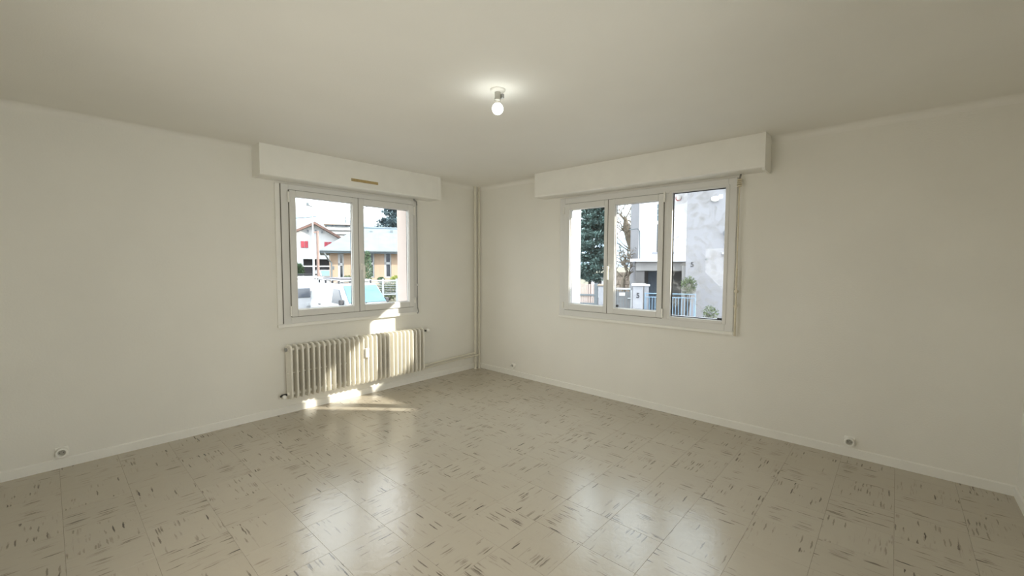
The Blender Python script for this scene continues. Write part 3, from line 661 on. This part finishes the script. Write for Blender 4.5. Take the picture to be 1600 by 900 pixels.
# ---- vans
def van(label, loc, rz, rack, rear_windows, kind='van'):
    t = thing(kind, label, kind, loc, rz)                 # +x is forward
    Wd, Hh = .86, 1.83
    def sec(x, pts): return [(x, y, z) for y, z in pts]
    st_ = [(-2.10, .35, 1.02, 1.74, .80), (-2.02, .30, 1.02, 1.80, .80), (.55, .26, 1.00, Hh, .76), (.78, .26, 1.00, 1.79, .74)]
    def half(x, zb, zbelt, zt, wt, wb=Wd):
        L_ = [(wb-.05, zb), (wb, zb+.14), (wb+.01, zbelt-.12), (wb-.01, zbelt), (wt+.03, zt-.10), (wt-.06, zt)]
        return [(x, -y, z) for y, z in L_]+[(x, y, z) for y, z in L_[::-1]]
    S_ = [half(-2.12, .36, 1.0, 1.72, .77, Wd-.03), half(-2.0, .30, 1.0, 1.80, .79), half(0, .26, 1.0, Hh, .78), half(.62, .26, 1.0, 1.80, .76), half(1.42, .26, 1.0, 1.06, .80), half(1.95, .28, .86, .93, .76, Wd-.03), half(2.14, .34, .60, .72, .66, Wd-.14)]
    mb = MB(); loops = [[mb.b.verts.new(p) for p in s] for s in S_]
    for A, B in zip(loops, loops[1:]):
        for j in range(12): mb.b.faces.new((A[j], A[(j+1) % 12], B[(j+1) % 12], B[j]))
    mb.b.faces.new(loops[0][::-1]); mb.b.faces.new(loops[-1])
    bd = mb.build('body', 'car_white', t, True)
    # raked windscreen lying on the slope between roof edge and bonnet
    MB().hull([(.70, -.66, 1.735), (.70, .66, 1.735), (1.36, .75, 1.12), (1.36, -.75, 1.12)], [(.73, -.66, 1.765), (.73, .66, 1.765), (1.39, .75, 1.145), (1.39, -.75, 1.145)]).build('windscreen', 'car_glass', t)
    for s_ in (-1, 1):
        def q(x, z, o): 
            y = .865+(.79-.865)*(z-1.0)/.75; return (x, s_*(y+o), z)
        MB().hull([q(.12, 1.08, -.03), q(1.10, 1.08, -.03), q(.66, 1.62, -.03), q(.18, 1.64, -.03)], [q(.12, 1.08, .028), q(1.06, 1.08, .028), q(.66, 1.62, .032), q(.18, 1.64, .032)]).build('side_window', 'van_glass', t)
        MB().box(1.02, 1.16, s_*.93-.08, s_*.93+.08, 1.06, 1.26, .03).build('mirror', 'car_trim', t)
        MB().box(-1.9, .0, s_*.865-.012, s_*.865+.012, .62, .68).build('side_trim', 'car_trim', t)
        MB().box(-1.2, -1.02, s_*.868-.012, s_*.868+.012, .93, .97).build('door_handle', 'car_trim', t)
        MB().box(1.90, 2.10, s_*.62-.16, s_*.62+.16, .66, .86, .04).build('headlamp', 'pale_metal', t)
        MB().box(-2.14, -2.08, s_*.76-.06, s_*.76+.06, .9, 1.45, .01).build('tail_lamp', 'van_glass', t)
        for x in (-1.35, 1.35):
            wq = MB().lathe([(.15, -.10), (.30, -.10), (.325, -.06), (.325, .06), (.30, .10), (.15, .10)], (x, s_*.80, .325), 20, 'y').build('wheel', 'tyre', t, True)
            MB().lathe([(.19, -.105), (.19, .105), (.06, .12)], (x, s_*.80, .325), 12, 'y').build('hub_cap', 'pale_metal', wq)
    MB().box(1.98, 2.2, -.75, .75, .34, .56, .05).build('bumper', 'car_trim', t)
    MB().tube([(1.40, -.1, 1.10), (1.20, .35, 1.30)], .012, 5).build('wiper', 'car_trim', t)
    if rear_windows:
        for y in (-.38, .38): MB().box(-2.16, -2.07, y-.28, y+.28, 1.10, 1.52, .02).build('rear_window', 'van_glass', t)
        MB().box(-2.17, -2.1, -.26, .26, .72, .84, .005).build('number_plate', 'pale_metal', t); MB().box(-2.18, -2.05, -.8, .8, .36, .54, .03).build('bumper', 'car_trim', t)
    if rack:
        rk = MB()
        for y in (-.62, .62): rk.tube([(-1.7, y, Hh+.13), (.35, y, Hh+.13)], .02, 6)
        r_ = rk.build('roof_rack', 'pale_metal', t, True)
        for x in (-1.6, -.95, -.3, .3):
            MB().tube([(x, -.70, Hh+.11), (x, .70, Hh+.11)], .022, 6).build('bar', 'pale_metal', r_, True)
            for y in (-.66, .66): MB().box(x-.04, x+.04, y-.03, y+.03, Hh-.07, Hh+.11, .01).build('foot', 'car_trim', r_)
        if rack == 'load': MB().box(-1.5, .1, -.55, .55, Hh+.15, Hh+.19, .01).build('tray', 'dark', t)
    return t
S = Site(63.3, 18.3); x0 = S.x(549); van('white van with a dark roof tray, its windscreen facing the window', tuple(Vector(S.loc)+S.r*x0), R(-92), 'load', False)
S = Site(63.3, 22.9); x0 = S.x(471); van('white van with bare roof bars, its rear doors facing the window', tuple(Vector(S.loc)+S.r*x0), R(80), 'bars', True)
S = Site(68, 57); x0 = S.x(508); van('small white car seen in front of the garage of the gabled house', tuple(Vector(S.loc)+S.r*x0), R(-100), '', False, 'car')

# ================================================================== beyond the right-hand window
def number5(parent, x, y, z, h, rz=0):
    cu = bpy.data.curves.new('house_number', 'FONT'); cu.body = '5'; cu.size = h*1.4; cu.extrude = .012; cu.align_x = 'CENTER'; cu.align_y = 'CENTER'; cu.offset = .004*h*10*.3
    o = bpy.data.objects.new('house_number', cu); C.objects.link(o); cu.materials.append(M['number']); o.parent = parent; o.location = (x, y, z); o.rotation_euler = (R(90), 0, rz)
    bpy.context.view_layer.update()
    me = bpy.data.meshes.new_from_object(o.evaluated_get(bpy.context.evaluated_depsgraph_get())); n = bpy.data.objects.new('house_number', me); C.objects.link(n)
    n.parent = parent; n.location = o.location; n.rotation_euler = o.rotation_euler
    bpy.data.objects.remove(o); n.name = 'house_number'; return n
# grey house: gable block, white block behind, porch
S = Site(27.5, 19)
hs = thing('house', 'grey and white rendered house with a canopy over its blue-grey door', 'building', S.loc, S.rz)
xg = S.x(1071.5); xg1 = xg+6.5; TOP = 7.6
MB().prism([(xg, 0), (xg1, 0), (xg1, 9), (xg+1.6, 9)], 'z', 0, TOP).build('gable_block', 'stucco', hs)
dv = 2.2; xw0 = S.x(998, 380, dv)
MB().box(xw0, xg+.5, dv, 10, S.z(1000, 404, dv)-.05, TOP).build('white_block', 'white_render', hs)
MB().prism([(xw0, dv), (xw0, 10), (S.x(985, 380, 10), 10), (S.x(986, 380, dv+1.5), dv+1.5)], 'z', 0, TOP).build('side_block', 'shaded_render', hs)
MB().prism([(S.x(980, 380, dv), TOP), (xg1+.4, TOP), (xg1+.4, TOP+.25), (S.x(980, 380, dv), TOP+.25)], 'y', -.5, 10).build('roof', 'tile_roof', hs)
# window of the white block
f = MB(); a, b, z0, z1 = S.x(1026, 370, dv), S.x(1046, 370, dv), S.z(1028, 394, dv), S.z(1028, 316, dv)
f.box(a-.08, a, dv-.06, dv+.05, z0, z1).box(b, b+.08, dv-.06, dv+.05, z0, z1).box(a, b, dv-.06, dv+.05, z1-.1, z1).box(a, b, dv-.05, dv+.05, z0+(z1-z0)*.56, z0+(z1-z0)*.62)
f = f.build('window', 'white_render', hs)
MB().box(a, b, dv-.03, dv+.02, z0, z0+(z1-z0)*.57).build('pane', 'dark_glass', f)
for k in range(3): MB().box(a, b, dv-.035, dv+.02, z0+(z1-z0)*(.63+k*.122), z0+(z1-z0)*(.63+k*.122+.105)).build('pane', 'car_glass', f)
MB().box(a-.2, b+.2, dv-.16, dv+.02, z0-.09, z0, .01).build('window_sill', 'concrete', hs)
# second window at the far right of the gable wall
a, b, z0, z1 = S.x(1131), S.x(1152), S.z(1131, 394), S.z(1131, 366)
f = MB().box(a, b, -.07, .03, z0, z1).build('window', 'white_render', hs); MB().box(a+.06, b-.06, -.09, -.05, z0+.06, z1-.06).build('pane', 'dark_glass', f)
MB().box(a-.12, b+.1, -.16, 0, z0-.10, z0, .01).build('window_sill', 'concrete', hs)
MB().box(a-.05, a+.05, -.13, -.03, z1-.05, z1+.12).build('shutter_catch', 'grey_metal', f)
# porch: canopy, fascia, back wall, door, side pier
zc = S.z(1030, 404.5, 1)
xc0, xc1 = S.x(985, 404, 1), S.x(1071, 404, .8)
MB().box(xc0, xc1+.2, .55, dv+.2, zc-.12, zc, .01).build('canopy', 'white_render', hs)
MB().box(xc0+.25, xc1+.1, .8, dv+.1, S.z(1020, 423, 1), zc-.12).build('fascia', 'porch', hs)
MB().box(xc0+.3, xg+1.2, dv+1.0, dv+1.3, 0, zc).build('porch_wall', 'porch', hs)
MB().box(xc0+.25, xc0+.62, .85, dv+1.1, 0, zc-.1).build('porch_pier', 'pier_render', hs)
MB().box(S.x(1066, 430, .3), xg+.1, .15, .5, 0, zc-.3).build('porch_pilaster', 'porch', hs)
a, b, zt = S.x(1012.5, 440, dv+.95), S.x(1034, 440, dv+.95), S.z(1015, 424, dv+.9)
dr = MB().box(a, b, dv+.93, dv+1.02, .12, zt, .01).build('door', 'door_blue', hs)
for k in range(2):
    for q in range(2):
        u0 = a+.1+(b-a-.15)*q/2; zz = .3+(zt-.5)*k/2; MB().box(u0, u0+(b-a)/2-.14, dv+.90, dv+.94, zz, zz+(zt-.6)/2, .01).build('door_panel', 'door_blue', dr)
MB().ball((a+.14, dv+.87, 1.05), .035, 1).build('door_knob', 'pale_metal', dr)
MB().box(a-.6, b+.8, .3, dv+1, 0, .12, .01).build('doorstep', 'concrete', hs)
MB().tube([(S.x(983.5, 358, dv-.1), dv-.1, S.z(984, 359, dv-.1)), (S.x(996, 357, dv-.1), dv-.1, S.z(996, 357.5, dv-.1)), (S.x(999.5, 360, dv-.1), dv-.1, S.z(999, 361, dv-.1)), (S.x(999.8, 404, dv-.1), dv-.1, zc)], .028, 6).build('downpipe', 'grey_metal', hs, True)
xx, zz = S.at(1117, 311, -.05); MB().ball((xx, -.10, zz), .165, 2, (1, .6, .72)).build('wall_lamp', 'pvc_bright', hs, True)
xx, zz = S.at(1060, 310, dv); al = MB().lathe([(.11, -.10), (.13, -.05), (.13, 0)], (xx, dv, zz), 14, 'y').build('alarm_lamp', 'red_lamp', hs, True); MB().lathe([(.05, -.16), (.10, -.13), (.11, -.10)], (xx, dv, zz+.02), 12, 'y').build('lamp_cover', 'pvc_bright', al, True)
xx, zz = S.at(1081.5, 413.5); number5(hs, xx, -.012, zz, .20)
xx, zz = S.at(1104, 405); MB().lathe([(.05, -.03), (.05, 0)], (xx, 0, zz), 10, 'y').build('wall_cap', 'grey_metal', hs)
# unseen block added to cut the low sun entering the right-hand window
gr = thing('garage', 'unseen grey garage-like block added to trim the low sun, beyond the near end of the right wall', 'garage', (5.2, -9.4, G))
gw = MB().box(-2.3, 2.3, -4.6, 4.6, 0, 4.2); gw.build('wall', 'concrete', gr); MB().box(-2.4, 2.4, -4.7, 4.7, 4.2, 4.40).build('roof', 'grey_metal', gr)
gd = MB().box(-1.3, 1.3, 4.58, 4.64, 0, 2.2, .01).build('door', 'pale_metal', gr)
for k in range(5): MB().box(-1.25, 1.25, 4.63, 4.66, .05+k*.43, .43+k*.43, .01).build('door_panel', 'pale_metal', gd)
# gate pillar with number
S = Site(25, 16.6); a, b = S.x(990), S.x(1005.5); t = thing('gate_pillar', 'pale gate pillar bearing a black number 5', 'pillar', tuple(Vector(S.loc)+S.r*((a+b)/2)), S.rz)
hw = (b-a)/2; zt = S.z(998, 446.5)
MB().box(-hw, hw, 0, .5, 0, zt, .015).build('shaft', 'concrete', t); MB().box(-hw-.06, hw+.10, -.07, .57, zt, zt+.065, .012).build('cap', 'white_render', t)
number5(t, 0, -.012, S.z(998, 462), .19)
S = Site(25, 17.0); a, b = S.x(1006.5, 460, .6), S.x(1013.5, 460, .6)
t2 = thing('gate_pillar', 'narrower pale pillar just behind the numbered pillar', 'pillar', tuple(Vector(S.loc)+S.r*((a+b)/2)+S.d*.6), S.rz)
MB().box(-(b-a)/2, (b-a)/2, 0, .3, 0, S.z(1010, 447, .6), .01).build('shaft', 'concrete', t2); MB().box(-(b-a)/2-.04, (b-a)/2+.04, -.04, .34, S.z(1010, 447, .6), S.z(1010, 447, .6)+.06, .01).build('cap', 'white_render', t2)
S = Site(25, 17.6); a, b = S.x(936), S.x(949); t = thing('gate_pillar', 'bluish white pillar at the end of the pink slatted fence', 'pillar', tuple(Vector(S.loc)+S.r*((a+b)/2)), S.rz)
MB().box(-(b-a)/2, (b-a)/2, 0, .45, 0, S.z(942, 447), .015).build('shaft', 'concrete', t); MB().box(-(b-a)/2-.05, (b-a)/2+.05, -.05, .5, S.z(942, 447), S.z(942, 444.5), .01).build('cap', 'stone', t)
# gate with notice
S = Site(25, 16.9); a, b, zt, zb = S.x(958), S.x(988.5), S.z(975, 450), .12
g = thing('gate', 'grey metal garden gate with a white paper notice', 'gate', tuple(Vector(S.loc)+S.r*a), S.rz); wd = b-a
MB().box(0, wd, -.03, .03, zt-.06, zt).box(0, wd, -.03, .03, zb, zb+.06).box(0, .05, -.03, .03, zb, zt).box(wd-.05, wd, -.03, .03, zb, zt).build('gate_frame', 'pale_metal', g)
MB().box(.04, wd-.04, -.008, .008, zb+.03, zt-.14).build('sheet', 'gate_mesh', g)
for k in range(6): u = .08+(wd-.16)*k/5; MB().box(u-.012, u+.012, -.02, .02, zb, zt-.02).build('bar', 'grey_metal', g)
x0 = S.x(968.5)-a; x1 = S.x(977.5)-a; MB().box(x0, x1, -.035, -.022, S.z(972, 462), S.z(972, 457)).build('notice', 'paper', g)
MB().box(wd-.16, wd-.04, -.06, -.02, S.z(985, 466)-.02, S.z(985, 466)+.02, .005).build('latch', 'pale_metal', g)
# pink slatted fence
S = Site(25, 17.8); a, b, zt = S.x(893), S.x(930), S.z(915, 443.5)
f = thing('fence', 'pinkish slatted garden fence below the big conifer', 'fence', tuple(Vector(S.loc)+S.r*a), S.rz); n = 11; wd = b-a
sm2 = MB().box(-.036, .036, -.012, .012, .12, zt, .006).mesh('slat', 'pink_slat')
for k in range(n): inst('slat', sm2, f, (wd*(k+.5)/n, random.uniform(-.004, .004), random.uniform(-.015, .015)))
for zz in (S.z(915, 460.5), S.z(915, 474)): MB().box(0, wd, -.06, -.013, zz-.035, zz+.035, .005).build('rail', 'grey_metal', f)
MB().box(wd-.02, wd+.14, -.05, .05, -.05, zt+.02, .01).build('post', 'grey_metal', f); MB().box(-.1, 0, -.05, .05, -.05, zt+.02, .01).build('post', 'grey_metal', f)
# blue railing by the entrance
S = Site(25, 17.1); a, b, zt = S.x(1009), S.x(1088), S.z(1040, 459)
f = thing('railing', 'light blue metal railing in front of the grey house', 'railing', tuple(Vector(S.loc)+S.r*a), S.rz); wd = b-a
for zz in (zt, zt-.14, .14): MB().tube([(0, 0, zz), (wd, 0, zz)], .018, 6).build('rail', 'blue_metal', f, True)
bm2 = MB().tube([(0, 0, .14), (0, 0, zt-.14)], .010, 5).mesh('bar', 'blue_metal')
for k in range(17): inst('bar', bm2, f, (wd*(k+.5)/17, 0, 0))
for u in (0, wd/2, wd): MB().tube([(u, 0, -.05), (u, 0, zt+.03)], .024, 6).build('post', 'blue_metal', f, True)
bush(Site(25, 17.9), 1077, 432, 460, 24, 'olive green shrub behind the blue railing', 'leaf_olive', 900, .075)
bush(Site(25, 17.9), 1112, 478, 500, 26, 'low pale-green plants at the foot of the grey wall', 'leaf_olive', 420, .07)
# garden wall behind the bare tree and the gap
S = Site(25, 25); a, b, zt = S.x(955), S.x(984.5), S.z(975, 425)
t = thing('garden_wall', 'rough beige stone wall behind the bare trees', 'wall', tuple(Vector(S.loc)+S.r*a), S.rz); wd = b-a; rows = 9
MB().box(.03, wd-.03, .06, .35, 0, zt-.02).build('core', 'stone', t)
for r_ in range(rows):
    n = 5
    for k in range(n):
        u0 = max(0, wd*(k-.5*(r_ % 2))/n); u1 = min(wd, wd*(k+1-.5*(r_ % 2))/n)
        MB().box(u0+.012, u1-.012, random.uniform(0, .03), .2, zt*r_/rows+.012, zt*(r_+1)/rows-.012, .02).build('stone', 'stone', t)
S = Site(27.5, 34); t = thing('outbuilding', 'small white building half hidden below the big conifer', 'building', tuple(Vector(S.loc)+S.r*S.x(936)), S.rz)
MB().box(-.7, 1.6, 0, 4, 0, S.z(936, 431)).build('wall', 'white_render', t); MB().prism([(-.9, S.z(936, 431)), (1.8, S.z(936, 431)), (1.8, S.z(936, 428)), (.4, S.z(936, 426))], 'y', -.3, 4.3).build('roof', 'tile_roof', t)
MB().box(-.3, .2, -.05, .03, .9, S.z(936, 435)).build('window', 'dark_glass', t)
# big conifer, two bare trees
conifer(Site(25, 28), 921, 292, 438, 58, 'big bluish conifer filling the first pane of the right-hand window', 'needles', 180, .20, .5, True, 58)
def bare_tree(S, label, path, rads, twigs, seed, length):
    rnd = random.Random(seed); o = Vector((S.x(path[0][0]), 0, 0))
    t = thing('bare_tree', label, 'tree', tuple(Vector(S.loc)+S.r*o.x), S.rz)
    pts = [Vector((S.at(px, py)[0]-o.x, dy, S.at(px, py)[1])) for px, py, dy in path]
    pts[0].z = -.1
    MB().tube(pts, rads, 8).build('trunk', 'bark', t, True)
    mb = MB()
    def grow(p, d, l, r, depth):
        q = p; seg = [p]
        for _ in range(3):
            d = (d+Vector((rnd.gauss(0, .28), rnd.gauss(0, .28), rnd.gauss(.06, .22)))).normalized(); q = q+d*l/3; seg.append(q)
        mb.tube(seg, [r, r*.85, r*.7, r*.5], 4)
        if depth:
            for k in range(rnd.randint(2, 3)):
                f_ = rnd.uniform(.35, 1); pp = seg[1+min(2, int(f_*3-.01))]
                grow(pp, (d+Vector((rnd.gauss(0, .7), rnd.gauss(0, .7), rnd.gauss(.15, .5)))).normalized(), l*rnd.uniform(.5, .8), max(.011, r*.58), depth-1)
    for k in range(twigs):
        i = rnd.randint(max(1, len(pts)//2-1), len(pts)-1); p = pts[i].lerp(pts[i-1], rnd.random()*.6)
        a = rnd.uniform(0, 2*math.pi); grow(p, Vector((math.cos(a), math.sin(a), rnd.uniform(.1, 1.2))).normalized(), length*rnd.uniform(.6, 1.2), .045, 3)
    mb.build('branches', 'bark', t, stuff=True); return t
bare_tree(Site(25, 31.5), 'thick pollarded bare tree beside the grey house', [(991, 470, 0), (989.5, 420, 0), (988.5, 392, .1), (984, 375, 0), (978.5, 355, -.1), (977, 340, 0)], [.26, .24, .22, .27, .23, .11], 30, 5, 1.8)
bare_tree(Site(25, 21.5), 'slender crooked bare tree before the beige stone wall', [(974, 470, 0), (973.5, 442, 0), (975, 432, .05), (980, 424, 0), (977, 416, .05), (970, 412, 0)], [.10, .09, .075, .06, .05, .03], 12, 11, .75)
